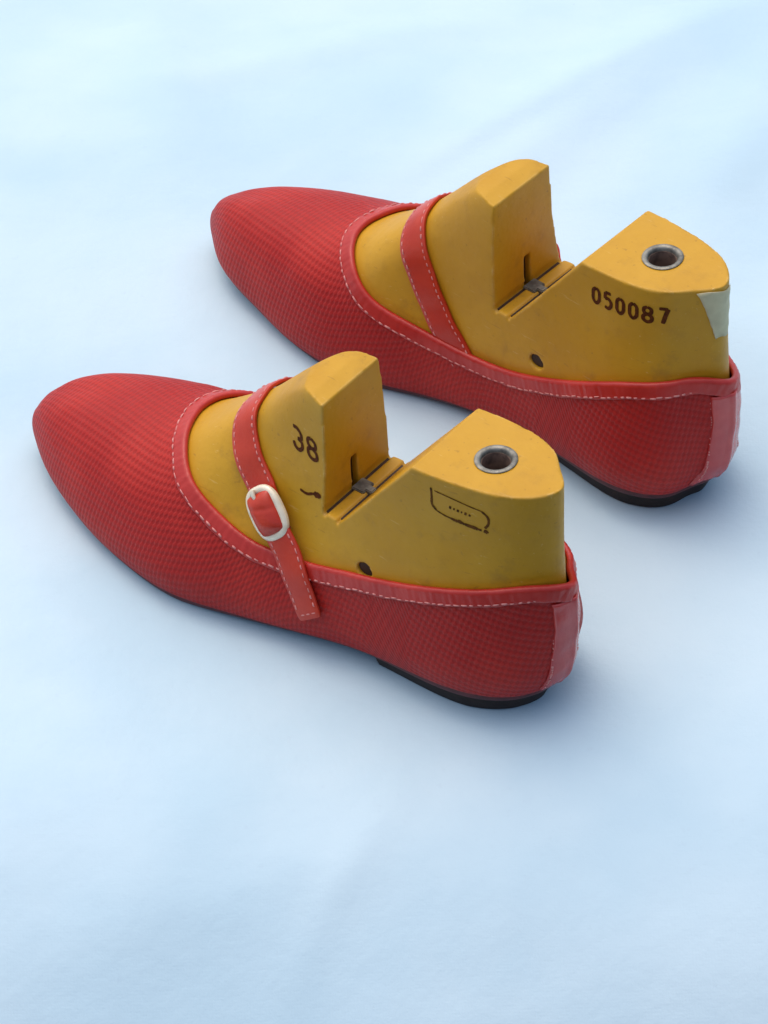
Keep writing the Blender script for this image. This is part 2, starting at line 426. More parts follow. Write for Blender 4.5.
class MB:
    def __init__(s): s.v = []; s.f = []; s.uv = []
    def add(s, v, f, uv=None):
        o = len(s.v); s.v += [tuple(map(float, p)) for p in v]; s.f += [tuple(i + o for i in q) for q in f]
        if uv is not None: s.uv += [tuple(map(float, q)) for q in uv]
    def loft(s, rings, closed_ring=True, closed_path=False, caps=True):
        n = len(rings); k = len(rings[0]); v = [p for r in rings for p in r]; f = []
        for i in range(n if closed_path else n - 1):
            j = (i + 1) % n
            for a in range(k if closed_ring else k - 1):
                b = (a + 1) % k; f.append((i * k + a, i * k + b, j * k + b, j * k + a))
        if caps and not closed_path: f.append(tuple(range(k))); f.append(tuple((n - 1) * k + a for a in reversed(range(k))))
        s.add(v, f)
    def box(s, x0, x1, y0, y1, z0, z1):
        v = [(x, y, z) for x in (x0, x1) for y in (y0, y1) for z in (z0, z1)]
        s.add(v, [(0, 1, 3, 2), (4, 6, 7, 5), (0, 4, 5, 1), (2, 3, 7, 6), (0, 2, 6, 4), (1, 5, 7, 3)])
    def build(s, name, mat, parent, mir, smooth=40, recalc=True, extra=None):
        me = bpy.data.meshes.new(name)
        sg = -1 if mir else 1
        if parent is not None:      # the two toes of the hand-made pair differ a little
            kx, ky = (2.6, -1.2) if mir else (-2.6, 1.6)
            def wide(p):        # fuller inner side of the nearer toe
                return 0.0 if mir else -2.0 * min(1, max(0, (p[0] - 160) / 40)) * min(1, max(0, (-4 - p[1]) / 22))
            def tw(p):
                t = max(0.0, p[0] - 178) / 78; t = t * t; bk = max(0.0, (9 - p[0]) / 9) * min(1, max(0, (p[2] - 25) / 20)) if parent.get('category') == 'shoe' else 0
                return (p[0] + kx * t - 1.9 * min(bk, 1.2), p[1] + ky * t + wide(p), p[2])
            s.v = [tw(p) for p in s.v]
        me.from_pydata([(p[0] * MM, p[1] * sg * MM, p[2] * MM) for p in s.v], [], s.f)
        if s.uv:
            lay = me.uv_layers.new(name='weave')
            for lp in me.loops: lay.data[lp.index].uv = s.uv[lp.vertex_index]
        bm = bmesh.new(); bm.from_mesh(me)
        if recalc: bmesh.ops.recalc_face_normals(bm, faces=bm.faces)
        elif mir: bmesh.ops.reverse_faces(bm, faces=bm.faces)
        if extra: extra(bm)
        bm.to_mesh(me); bm.free()
        for p in me.polygons: p.use_smooth = True
        me.set_sharp_from_angle(angle=math.radians(smooth))
        me.materials.append(mat)
        o = bpy.data.objects.new(name, me); COL.objects.link(o); o.parent = parent
        return o
def capsules(mb, pts, r0, jitter=.12):
    """pts: list of (a, b) end points and normal -> small raised thread stitches"""
    for a, b, n in pts:
        a = np.array(a); b = np.array(b); n = np.array(n); t = b - a; L = np.linalg.norm(t); t = t / L
        s = np.cross(t, n); s /= np.linalg.norm(s); r = r0 * (1 + random.uniform(-jitter, jitter)); rings = []
        for q, w, h in ((0, .35, -.5), (.12, .85, .1), (.5, 1.05, .35), (.88, .85, .1), (1, .35, -.5)):
            c = a + t * L * q + n * h * r
            rings.append([c + (s * math.cos(g) + n * math.sin(g) * .8) * r * w for g in np.arange(6) * math.pi / 3])
        mb.loft(rings)

# ------------------------------------------------------------------ topline
TOP = [(1, 0, 60.8), (2.2, 4.2, 61.2), (5.5, 10, 62), (13, 17, 62), (23, 21.6, 59.6), (38, 25, 55.8), (55, 26.6, 50.6), (69, 26.6, 46), (83, 26.6, 42), (95, 27.4, 39),
       (109, 28.4, 37.5), (122, 29.5, 38), (134, 29.3, 41.2), (144, 28.2, 44.8), (153.7, 25.3, 48.8), (161.5, 19, 52.5), (167.5, 10.5, 54.5), (171.6, 1, 54.6), (173, -7.5, 54),
       (170, -17.5, 53.7), (165, -25, 52), (159.5, -28.7, 48.5), (152, -30.4, 43.5), (142.5, -30, 39.6), (131, -28.2, 36.7), (118, -25.8, 34), (105, -23.9, 33), (90, -23.4, 34.5),
       (69, -25, 41.8), (48, -26.9, 51), (30, -25.7, 58.4), (15.4, -19.5, 60), (6.5, -11.2, 60.3), (2.2, -4.2, 60.8)]
NT_ = 520
FAR_HEEL = {False: {-2.2: 60, -6.5: 57, -15.4: 54, -30: 53, -48: 49}, True: {2.2: 60, 5.5: 57, 13: 54, 23: 53, 38: 51.5}}
NEAR_HEEL = {False: {1: 62, 2.2: 63.8, 5.5: 65, 13: 64, 23: 61, 38: 56.3}, True: {1: 62, -2.2: 63.8, -6.5: 65, -15.4: 64, -30: 60.3, -48: 52}}
def set_topline(mir):
    global tc_, tT, tN, tB, TL, g
    d = dict(FAR_HEEL[mir]); d.update(NEAR_HEEL[mir]); T = []
    for (x, y, z) in TOP:
        k = x if y >= 0 else -x
        T.append((x, y, d.get(k, z)))
    tp, TL = spline_open(T, NT_, True)
    tc_, tT, tN, tB = frames(tp, True, 3)
    if tB[NT_ // 4][2] > 0: tB = -tB
    flat = G.reshape(-1, 3); g = np.empty(len(flat))
    for s0 in range(0, len(flat), 4000):        # distance from the topline, positive where the upper covers
        P = flat[s0:s0 + 4000]; D = ((P[:, None, :] - tc_[None]) ** 2).sum(2); k = D.argmin(1)
        g[s0:s0 + 4000] = ((P - tc_[k]) * tB[k]).sum(1)
    g = g.reshape(NC, NR) - 1.5
def along(i, b, n, C=None):
    """point b mm down the surface from topline sample i, n mm off the form"""
    i = i % NT_
    p, q = snap(tc_[i] + tB[i] * b - tN[i] * (b * b * .004))
    return np.array(p) + np.array(q) * n

# weave coordinates for the upper
half = NC // 2
plan = G[:, UP, :2]
seg = np.linalg.norm(np.roll(plan, -1, 0) - plan, axis=1)
arc = np.concatenate([[0], np.cumsum(seg)])[:-1]; tot = seg.sum()
arc = np.where(arc > tot / 2, tot - arc, arc)
i70 = next(i for i in range(half) if plan[i, 0] > 70)
WU = np.empty((NC, NR)); WV = np.empty((NC, NR))
for i in range(NC):
    x = G[i, :, 0]; base_x = plan[i, 0]
    side = 1 if i <= half else -1
    a70 = arc[i70] if side > 0 else arc[NC - i70]
    f = np.clip((base_x - 50) / 20, 0, 1)
    WU[i] = x * f + (70 - (a70 - arc[i])) * (1 - f)
    yy, zz = G[i, ::-1, 1], G[i, ::-1, 2]
    dd = np.hypot(np.diff(yy), np.diff(zz)); ar = np.concatenate([[0], np.cumsum(dd)])
    dy = np.abs(yy - yy[0]); ex = (ar - dy) * np.clip(np.abs(yy + 4) / 10, 0, 1) * side
    WV[i] = (yy + ex)[::-1]
    if base_x < 70: WV[i] = WV[i] * f + (side * (110 - G[i, :, 2])) * (1 - f)

def make_upper(root, mir):
    off = 2.0
    P = G + GN * off
    P = P.reshape(-1, 3); gg = g.ravel(); a = math.radians(-15 if mir else 15)      # the cloth was cut a little off the straight
    uu, vv = WU.ravel(), WV.ravel(); uv = np.stack([uu * math.cos(a) - vv * math.sin(a), uu * math.sin(a) + vv * math.cos(a)], 1)
    mb = MB(); cache = {}; ids = {}
    def wd(i): c, r = divmod(i, NR); return (NC - c) * NR + r if (r == NR - 1 and c > half) else i
    def vid(i):
        i = wd(i)
        if i not in ids: ids[i] = len(mb.v); mb.v.append(tuple(P[i])); mb.uv.append(tuple(uv[i]))
        return ids[i]
    def cut(i, j):
        i, j = wd(i), wd(j); k = (min(i, j), max(i, j))
        if k not in cache:
            t = gg[i] / (gg[i] - gg[j]); cache[k] = len(mb.v)
            mb.v.append(tuple(P[i] * (1 - t) + P[j] * t)); mb.uv.append(tuple(uv[i] * (1 - t) + uv[j] * t))
        return cache[k]
    fl = grid_faces(NC, NR)
    for q in fl:
        if all(gg[i] < 0 for i in q): continue
        out = []
        for a in range(len(q)):
            i, j = q[a], q[(a + 1) % len(q)]
            if gg[i] >= 0: out.append(vid(i))
            if (gg[i] >= 0) != (gg[j] >= 0): out.append(cut(i, j))
        out = list(dict.fromkeys(out))
        if len(out) >= 3: mb.f.append(tuple(out))
    o = mb.build('upper', M['mesh'], root, mir, 60)
    md = o.modifiers.new('thickness', 'SOLIDIFY'); md.thickness = 1.5 * MM; md.offset = -1
    return o
def make_binding(root, mir):
    prof = [(6.0, 1.9), (6.1, 2.5), (5.75, 2.85), (5.2, 2.9), (4.4, 2.9), (2.5, 2.8), (1.0, 2.85), (.1, 2.75), (-.5, 2.3), (-.75, 1.6), (-.6, .8), (0, .25), (1.6, .2), (1.6, 1.2), (4, 1.4)]
    mb = MB(); rings = []
    for i in range(NT_):
        w = .12 * math.sin(i * .21) + .1 * math.sin(i * .53 + 1)
        pk = .10 * math.sin(i * .93) * math.sin(i * .37) + .07 * math.sin(i * 1.9 + 2)
        rings.append([along(i, b + w * (b > 3), n + (pk if n > 2.5 else 0)) for b, n in prof])
    mb.loft(rings, True, True)
    o = mb.build('binding', M['bind'], root, mir, 60)
    st = []; step = NT_ / (TL / 3.05)
    k = 0.0
    while k < NT_ - 1:
        i = int(k); ln = step * random.uniform(.55, .78)
        b = 5.1 + random.uniform(-.2, .2)
        st.append((along(int(round(k)), b, 2.98), along(int(round(k + ln)), b + random.uniform(-.25, .25), 2.98), tN[i % NT_]))
        k += step
    mb = MB(); capsules(mb, st, .33, .3); t = mb.build('stitching', M['thread'], o, mir, 60)
    t['kind'] = ''
    del t['kind']
    return o
def make_strip(root, mir):
    zs = np.linspace(7, 57.5, 40); rows = []
    for z in zs:
        w = np.interp(z, [7, 14, 30, 45, 56, 60, 63], [15, 14, 12.2, 11.4, 12.6, 14.2, 15]); r = []
        for t in np.linspace(-1, 1, 25):
            y = t * w; p, n = snap((-6 if abs(t) < .9 else -4, y, z))
            off = 2.9 - .75 * max(0, (abs(t) - .9) / .1) ** 2 + .75 * math.exp(-(t / .16) ** 2) + .12 * math.sin(z * .5 + t * 3)
            r.append(np.array(p) + np.array(n) * off)
        rows.append(r)
    mb = MB(); mb.loft(rows, False, False, False)
    o = mb.build('heel_strip', M['counter'], root, mir, 70)
    # make sure the face side is outwards, then thicken inwards
    if o.data.polygons[len(o.data.polygons) // 2].normal.x > 0: o.data.flip_normals()
    md = o.modifiers.new('thickness', 'SOLIDIFY'); md.thickness = .9 * MM; md.offset = -1
    st = []
    for s in (-1, 1):
        for k in range(3, 38):
            if random.random() < .2: continue
            a = np.array(rows[k][1 if s < 0 else 23]); b = np.array(rows[k + 1][1 if s < 0 else 23]); n = np.array([-.75, .65 * s, 0])
            j = np.array([0, s * random.uniform(-.3, 0), 0])
            st.append((a - n * .02 + j, a + (b - a) * random.uniform(.75, 1.05) - n * .02 + j, n))
    mb = MB(); capsules(mb, st, .36, .35); mb.build('stitching', M['thread'], o, mir)
def make_sole(root, mir):
    mb = MB(); top = []; bt = []; inner_t = []; inner_b = []
    rings = []
    for i in range(NC):
        p = G[i, 0]; sp = G[i, -1]; v = p[:2] - sp[:2]; v = v / (np.linalg.norm(v) + 1e-9)
        z0 = p[2] + .2; x = p[0]
        zb = np.interp(x, [0, 70, 100, 130, 150, 178, 200, 225, 256], [8.5, 6.4, 4.0, 1.6, 0.05, 0.05, .9, 2.6, 5.2])
        def pt(o, z): return np.array([p[0] + v[0] * o, p[1] + v[1] * o, z])
        ctr = np.array([sp[0], sp[1] * .5, 0])
        rings.append([pt(-4, z0), pt(1.4, z0), pt(1.9, z0 - .4), pt(1.5, (z0 + zb) / 2), pt(.5, zb + .25), pt(-.3, zb), ctr * [1, 1, 0] + [0, 0, zb], ctr * [1, 1, 0] + [0, 0, z0 - .6]])
    mb.loft(rings, True, True)
    return mb.build('sole', M['sole'], root, mir, 50)
def make_heel(root, mir):
    cols = [i for i in range(NC) if G[i, 0, 0] < 69.5]
    # order from lateral front round the back to medial front
    lat = [i for i in cols if i <= half]; med = [i for i in cols if i > half]
    order = lat[::-1] + med[::-1]
    rings = []
    for i in order:
        p = G[i, 0]; sp = G[i, -1]; v = p[:2] - sp[:2]; v = v / np.linalg.norm(v); x = p[0]
        zt = p[2] - .1
        def pt(o, z): return np.array([p[0] + v[0] * o, p[1] + v[1] * o, z])
        back = np.clip((30 - x) / 30, 0, 1)
        rings.append([pt(1.2, zt), pt(.9, zt - 1), pt(-.6 - 1.2 * back, zt * .5), pt(-2.2 - 2.2 * back, .7), pt(-3.0 - 2.3 * back, .05)])
    mb = MB(); k = len(rings[0]); v = [p for r in rings for p in r]; f = []
    for i in range(len(rings) - 1):
        for a in range(k - 1): f.append((i * k + a, i * k + a + 1, (i + 1) * k + a + 1, (i + 1) * k + a))
    n = len(rings)
    for lv in (0, k - 1):       # caps: pair lateral with medial columns
        for i in range((n - 1) // 2):
            j = n - 1 - i; q = [i * k + lv, (i + 1) * k + lv, (j - 1) * k + lv, j * k + lv]
            q = list(dict.fromkeys(q))
            if len(q) > 2: f.append(tuple(q))
    f.append(tuple([a for a in range(k)] + [(n - 1) * k + a for a in reversed(range(k))]))
    mb.add(v, f)
    return mb.build('heel', M['heel'], root, mir, 45)

# ------------------------------------------------------------------ strap and buckle
STRAP = [(106, -24, 25), (111, -24.2, 31), (115, -24, 36), (119, -24, 41), (125, -23, 50), (131, -22, 61), (136, -19.5, 70), (139.5, -13, 76.5), (141.5, -4, 78.5), (140.8, 4, 75.5), (137.5, 11, 69.5),
         (131, 17, 62.5), (123.5, 21, 56.5), (116, 25, 50), (106, 28.6, 41.5), (98, 31.5, 30), (91.7, 33.5, 19.5)]
NS_ = 150
sp_, SL = spline_open(STRAP, NS_)
sc_, sT, sN, sB = frames(sp_, False, 4)
S_ARC = np.concatenate([[0], np.cumsum(np.linalg.norm(np.diff(sc_, axis=0), axis=1))]); SL = S_ARC[-1]
iB = int(np.argmin(((sc_ - np.array([117, 24.5, 51.5])) ** 2).sum(1)))
for it in range(3): sN[1:-1] = (sN[:-2] + sN[1:-1] + sN[2:]) / 3
SLACK = 0.0
def s_off(i):
    d = S_ARC[i] - S_ARC[iB]
    u = S_ARC[i]
    base = np.interp(u, [0, 8, 16, 22], [.1, .12, .2, .3])
    base += SLACK * math.exp(-((d - 8) / 6) ** 2)
    return base + 3.0 * float(np.interp(d, [-9, 2, 9, 14], [0, .75, 1, 1.0])) * 1.0 + .15 * math.sin(u * .4)
def strap_pt(i, w, n):
    c = sc_[i] + sB[i] * w
    p, q = snap(c); q = np.array(q)
    o = s_off(i)
    # a strap is stiff: blend between the curved form and its own flat section
    flatp = sc_[i] + sN[i] * (o + n) + sB[i] * w
    wrap = np.array(p) + q * (o + n)
    return wrap * .9 + flatp * .1
def make_strap(root, mir):
    rings = []
    for i in range(NS_):
        hw = 6.4 if i < iB else 6.0
        hw *= float(np.interp(S_ARC[i], [SL - 22, SL - 1.2, SL], [1, .86, .78]))
        th = 1.45
        prof = [(-hw, .35), (-hw, 1.15), (-hw + .45, th - .05), (-hw * .55, th + .15), (0, th + .25), (hw * .55, th + .15), (hw - .45, th - .05), (hw, 1.15), (hw, .35), (hw - .4, 0), (0, 0), (-hw + .4, 0)]
        rings.append([strap_pt(i, w, n) for w, n in prof])
    mb = MB(); mb.loft(rings)
    o = mb.build('strap', M['strap'], root, mir, 60)
    st = []
    def idx(u): return int(np.clip(np.searchsorted(S_ARC, u), 0, NS_ - 1))
    def P(u, w, n=1.5):
        k = np.clip(np.searchsorted(S_ARC, u) - 1, 0, NS_ - 2); f = (u - S_ARC[k]) / (S_ARC[k + 1] - S_ARC[k])
        return strap_pt(k, w, n) * (1 - f) + strap_pt(k + 1, w, n) * f
    for s in (-1, 1):
        u = 4.0
        while u < SL - 3.2:
            if abs(u + 1 - S_ARC[iB]) > 8:
                w = s * (5.05 + random.uniform(-.15, .15)) if u < S_ARC[iB] else s * (4.7 * float(np.interp(u, [SL - 22, SL], [1, .84])) + random.uniform(-.15, .15))
                st.append((P(u, w), P(u + random.uniform(1.5, 1.95), w), sN[idx(u)]))
            u += 2.75
    for w in np.arange(-3.6, 3, 2.5): st.append((P(SL - 1.9, w), P(SL - 1.9, w + 1.9), sN[-2]))
    mb = MB(); capsules(mb, st, .31, .3); mb.build('stitching', M['thread'], o, mir)
    return o
def make_buckle(root, mir):
    c = sc_[iB] + sN[iB] * (s_off(iB) + 2.0)
    T, N, B = sT[iB], sN[iB], sB[iB]
    T = T / np.linalg.norm(T); N = N - T * (N @ T); N /= np.linalg.norm(N); B = np.cross(T, N)
    def se(a, ra, rb, e=2.7):
        ca, sa = math.cos(a), math.sin(a)
        return (ra * math.copysign(abs(ca) ** (2 / e), ca), rb * math.copysign(abs(sa) ** (2 / e), sa))
    rings = []; K = 72
    for k in range(K):
        a = 2 * math.pi * k / K; t, b = se(a, 10.6, 8.1); t2, b2 = se(a, 7.4, 5.0); t3, b3 = se(a, 9.25, 6.9)
        bend = lambda b: -.022 * b * b
        dip = -.9 * abs(math.cos(a)) ** 2
        thick = 1.0
        ring = []
        for f, h in ((0, 0), (.12, .9), (.38, 1.35), (.65, 1.35), (.9, .85), (1, 0), (.9, -.75), (.5, -1.0), (.12, -.75)):
            tt = t2 + (t - t2) * f; bb = b2 + (b - b2) * f
            ring.append(c + T * tt + B * bb + N * (h * thick + 1.7 + bend(bb) + dip))
        rings.append(ring)
    mb = MB(); mb.loft(rings, True, True)
    o = mb.build('buckle', M['buckle'], root, mir, 60)
    # prong: short tongue from the upper bar over the leather
    rings = []
    for q in np.linspace(0, 1, 8):
        t = -9.6 + q * 3.4; h = 2.9 + .4 * math.sin(q * 2.6); r = 1.15 - .45 * q
        cc = c + T * t + B * .6 + N * h
        rings.append([cc + B * r * math.cos(a) + N * r * .8 * math.sin(a) for a in np.arange(8) * math.pi / 4])
    mb = MB(); mb.loft(rings); mb.build('prong', M['buckle'], o, mir, 60)
    # the strap doubled through the frame, bulging
    rows = []
    for t in np.linspace(-1, 1, 25):
        r = []
        for b in np.linspace(-1, 1, 21):
            f = max(0, 1 - abs(t) ** 3.2) ** .5 * max(0, 1 - abs(b) ** 3.2) ** .5
            cr_ = .35 * math.exp(-((t + .25 + .2 * b) / .10) ** 2) * f
            r.append(c + T * t * 8.6 + B * b * 6.3 + N * (-.6 + 5.6 * f - cr_ + .25 * math.sin(3 * b + 2 * t) * f))
        rows.append(r)
    mb = MB(); mb.loft(rows, False, False, False)
    k = 21; low = len(mb.v)
    p = mb.build('strap_loop', M['strap'], root, mir, 80)
    if sum(pp.normal.y for pp in p.data.polygons) * (-1 if mir else 1) < 0: p.data.flip_normals()
    md = p.modifiers.new('thickness', 'SOLIDIFY'); md.thickness = 1.0 * MM; md.offset = -1

# ------------------------------------------------------------------ the shoe last
PLATE = lambda x: 103.2 + (53.5 - x) * .045
def make_last_mesh():
    me = bpy.data.meshes.new('last_form')
    bm2 = bmf.copy()
    for v in bm2.verts: v.co *= MM
    bm2.to_mesh(me); bm2.free()
    o = bpy.data.objects.new('tmp', me); COL.objects.link(o)
    cutters = []
    def cutter(build):
        mb = MB(); build(mb); c = mb.build('cutter', M['last'], None, False); cutters.append(c)
    def prism(poly, y0, y1):
        def f(mb):
            n = len(poly); v = [(x, y0, z) for x, z in poly] + [(x, y1, z) for x, z in poly]
            mb.add(v, [tuple(range(n)), tuple(reversed(range(n, 2 * n)))] + [(i, i + n, (i + 1) % n + n, (i + 1) % n) for i in range(n)])
        return f
    # V notch and top of the heel piece
    cutter(prism([(97.1, 150), (97.0, 105), (95.4, 60), (94.6, 59.4), (87.6, 59.2), (86.4, 60.0), (53.5, PLATE(53.5)), (-20, PLATE(-20)), (-20, 150)], -60, 60))
    # sawn top of the cone piece
    cutter(prism([(80, 106), (97, 106), (104, 107), (111, 106), (118, 102.5), (125, 97.5), (150, 78), (150, 150), (80, 150)], -60, 60))
    cutter(prism([(93.9, 57.6), (95.4, 57.6), (95.6, 61), (93.9, 61)], -60, 60))
    cutter(prism([(87.5, 57.6), (88.9, 57.6), (88.9, 61), (87.5, 61)], -60, 60))
    cutter(lambda mb: mb.box(90, 103, -1.8, 1.8, 55, 72.5))
    def cyl(c, r, ax, L):
        def f(mb):
            rr = []
            for s in (0, 1):
                ring = []
                for a in np.arange(40) * math.pi / 20:
                    u, v = r * math.cos(a), r * math.sin(a)
                    ring.append((c[0] + u, c[1] + v, c[2] - L * s) if ax == 'z' else (c[0] + 1.2 * u, c[1] + (2 * s - 1) * L, c[2] + v))
                rr.append(ring)
            mb.loft(rr)
        return f
    cutter(cyl((31, .3, 125), 6.9, 'z', 62))
    for sd in (-1, 1):
        cutter(cyl((73.2, sd * 30, 46.2), 2.9, 'y', 12))
    for c in cutters:
        b = o.modifiers.new('cut', 'BOOLEAN'); b.object = c; b.operation = 'DIFFERENCE'; b.solver = 'EXACT'
    r = o.modifiers.new('remesh', 'REMESH'); r.mode = 'VOXEL'; r.voxel_size = .62 * MM; r.use_smooth_shade = True
    s = o.modifiers.new('smooth', 'SMOOTH'); s.factor = .5; s.iterations = 4
    dg = bpy.context.evaluated_depsgraph_get()
    out = bpy.data.meshes.new_from_object(o.evaluated_get(dg)); out.name = 'last_body'
    bpy.data.objects.remove(o)
    for c in cutters: bpy.data.objects.remove(c)
    for p in out.polygons: p.use_smooth = True
    out.materials.clear(); out.materials.append(M['last'])
    return out
LAST_MESH = make_last_mesh()

def ribbon(mb, pts, w, side, n=.14, rough=.05):
    """a painted stroke on the side of the last; pts are (x, z)"""
    P = np.array([(a, b, 0) for a, b in pts], float)
    if len(P) > 2: P, L = spline_open(P, max(8, int(sum(np.hypot(*(P[i + 1] - P[i])[:2]) for i in range(len(P) - 1)) / .45)))
    else: P = np.linspace(P[0], P[1], 8)
    T = np.gradient(P[:, :2], axis=0); T /= np.linalg.norm(T, axis=1, keepdims=True) + 1e-9; S = np.stack([-T[:, 1], T[:, 0]], 1)
    rows = []
    for i, (p, s) in enumerate(zip(P, S)):
        e = min(i, len(P) - 1 - i); ww = w * .5 * (1, 1, 1)[min(e, 2)] * (.72 if e == 0 else 1) * (1 + random.uniform(-rough, rough)); r = []
        for f in (-1, -.4, .4, 1):
            q = p[:2] + s * ww * f; a, b = snap_side(q[0], q[1], side); r.append(np.array(a) + np.array(b) * n)
        rows.append(r)
    mb.loft(rows, False, False, False)
DIG = {'0': [[(.5, 1), (.12, .82), (.05, .5), (.12, .18), (.5, 0), (.88, .18), (.95, .5), (.88, .82), (.5, 1)]],
       '3': [[(.02, .97), (.5, 1.0), (.93, .80), (.93, .62), (.5, .52)], [(.5, .52), (.95, .42), (.97, .2), (.6, 0), (.2, .04), (0, .25)]],
       '5': [[(.9, 1), (.5, 1), (.12, 1)], [(.12, 1), (.1, .8), (.08, .56)], [(.08, .56), (.5, .64), (.9, .48), (.92, .2), (.55, 0), (.08, .06)]],
       '7': [[(.05, 1), (.5, 1), (.95, 1)], [(.95, 1), (.66, .5), (.42, 0)]],
       '8': [[(.5, 1), (.1, .86), (.12, .62), (.5, .52), (.88, .62), (.9, .86), (.5, 1)], [(.5, .52), (.06, .38), (.06, .12), (.5, 0), (.94, .12), (.94, .38), (.5, .52)]]}
def number(mb, txt, x, z, w, h, pitch, rise, lw, side, skew=0.0, lean=0.0):
    for k, ch in enumerate(txt):
        ox = x - k * pitch; oz = z + rise * k
        for st in DIG[ch]:
            ribbon(mb, [(ox - a * w - (1 - b) * lean, oz + b * h + a * skew) for a, b in st], lw, side)
def smudge(mb, x, z, rx, rz, side, n=.14):
    ring = []; c, cn = snap_side(x, z, side)
    for a in np.arange(14) * math.pi / 7:
        f = random.uniform(.75, 1.15); p, q = snap_side(x + rx * f * math.cos(a), z + rz * f * math.sin(a), side); ring.append(np.array(p) + np.array(q) * n)
    v = [np.array(c) + np.array(cn) * n] + ring
    mb.add(v, [(0, i + 1, (i + 1) % 14 + 1) for i in range(14)])

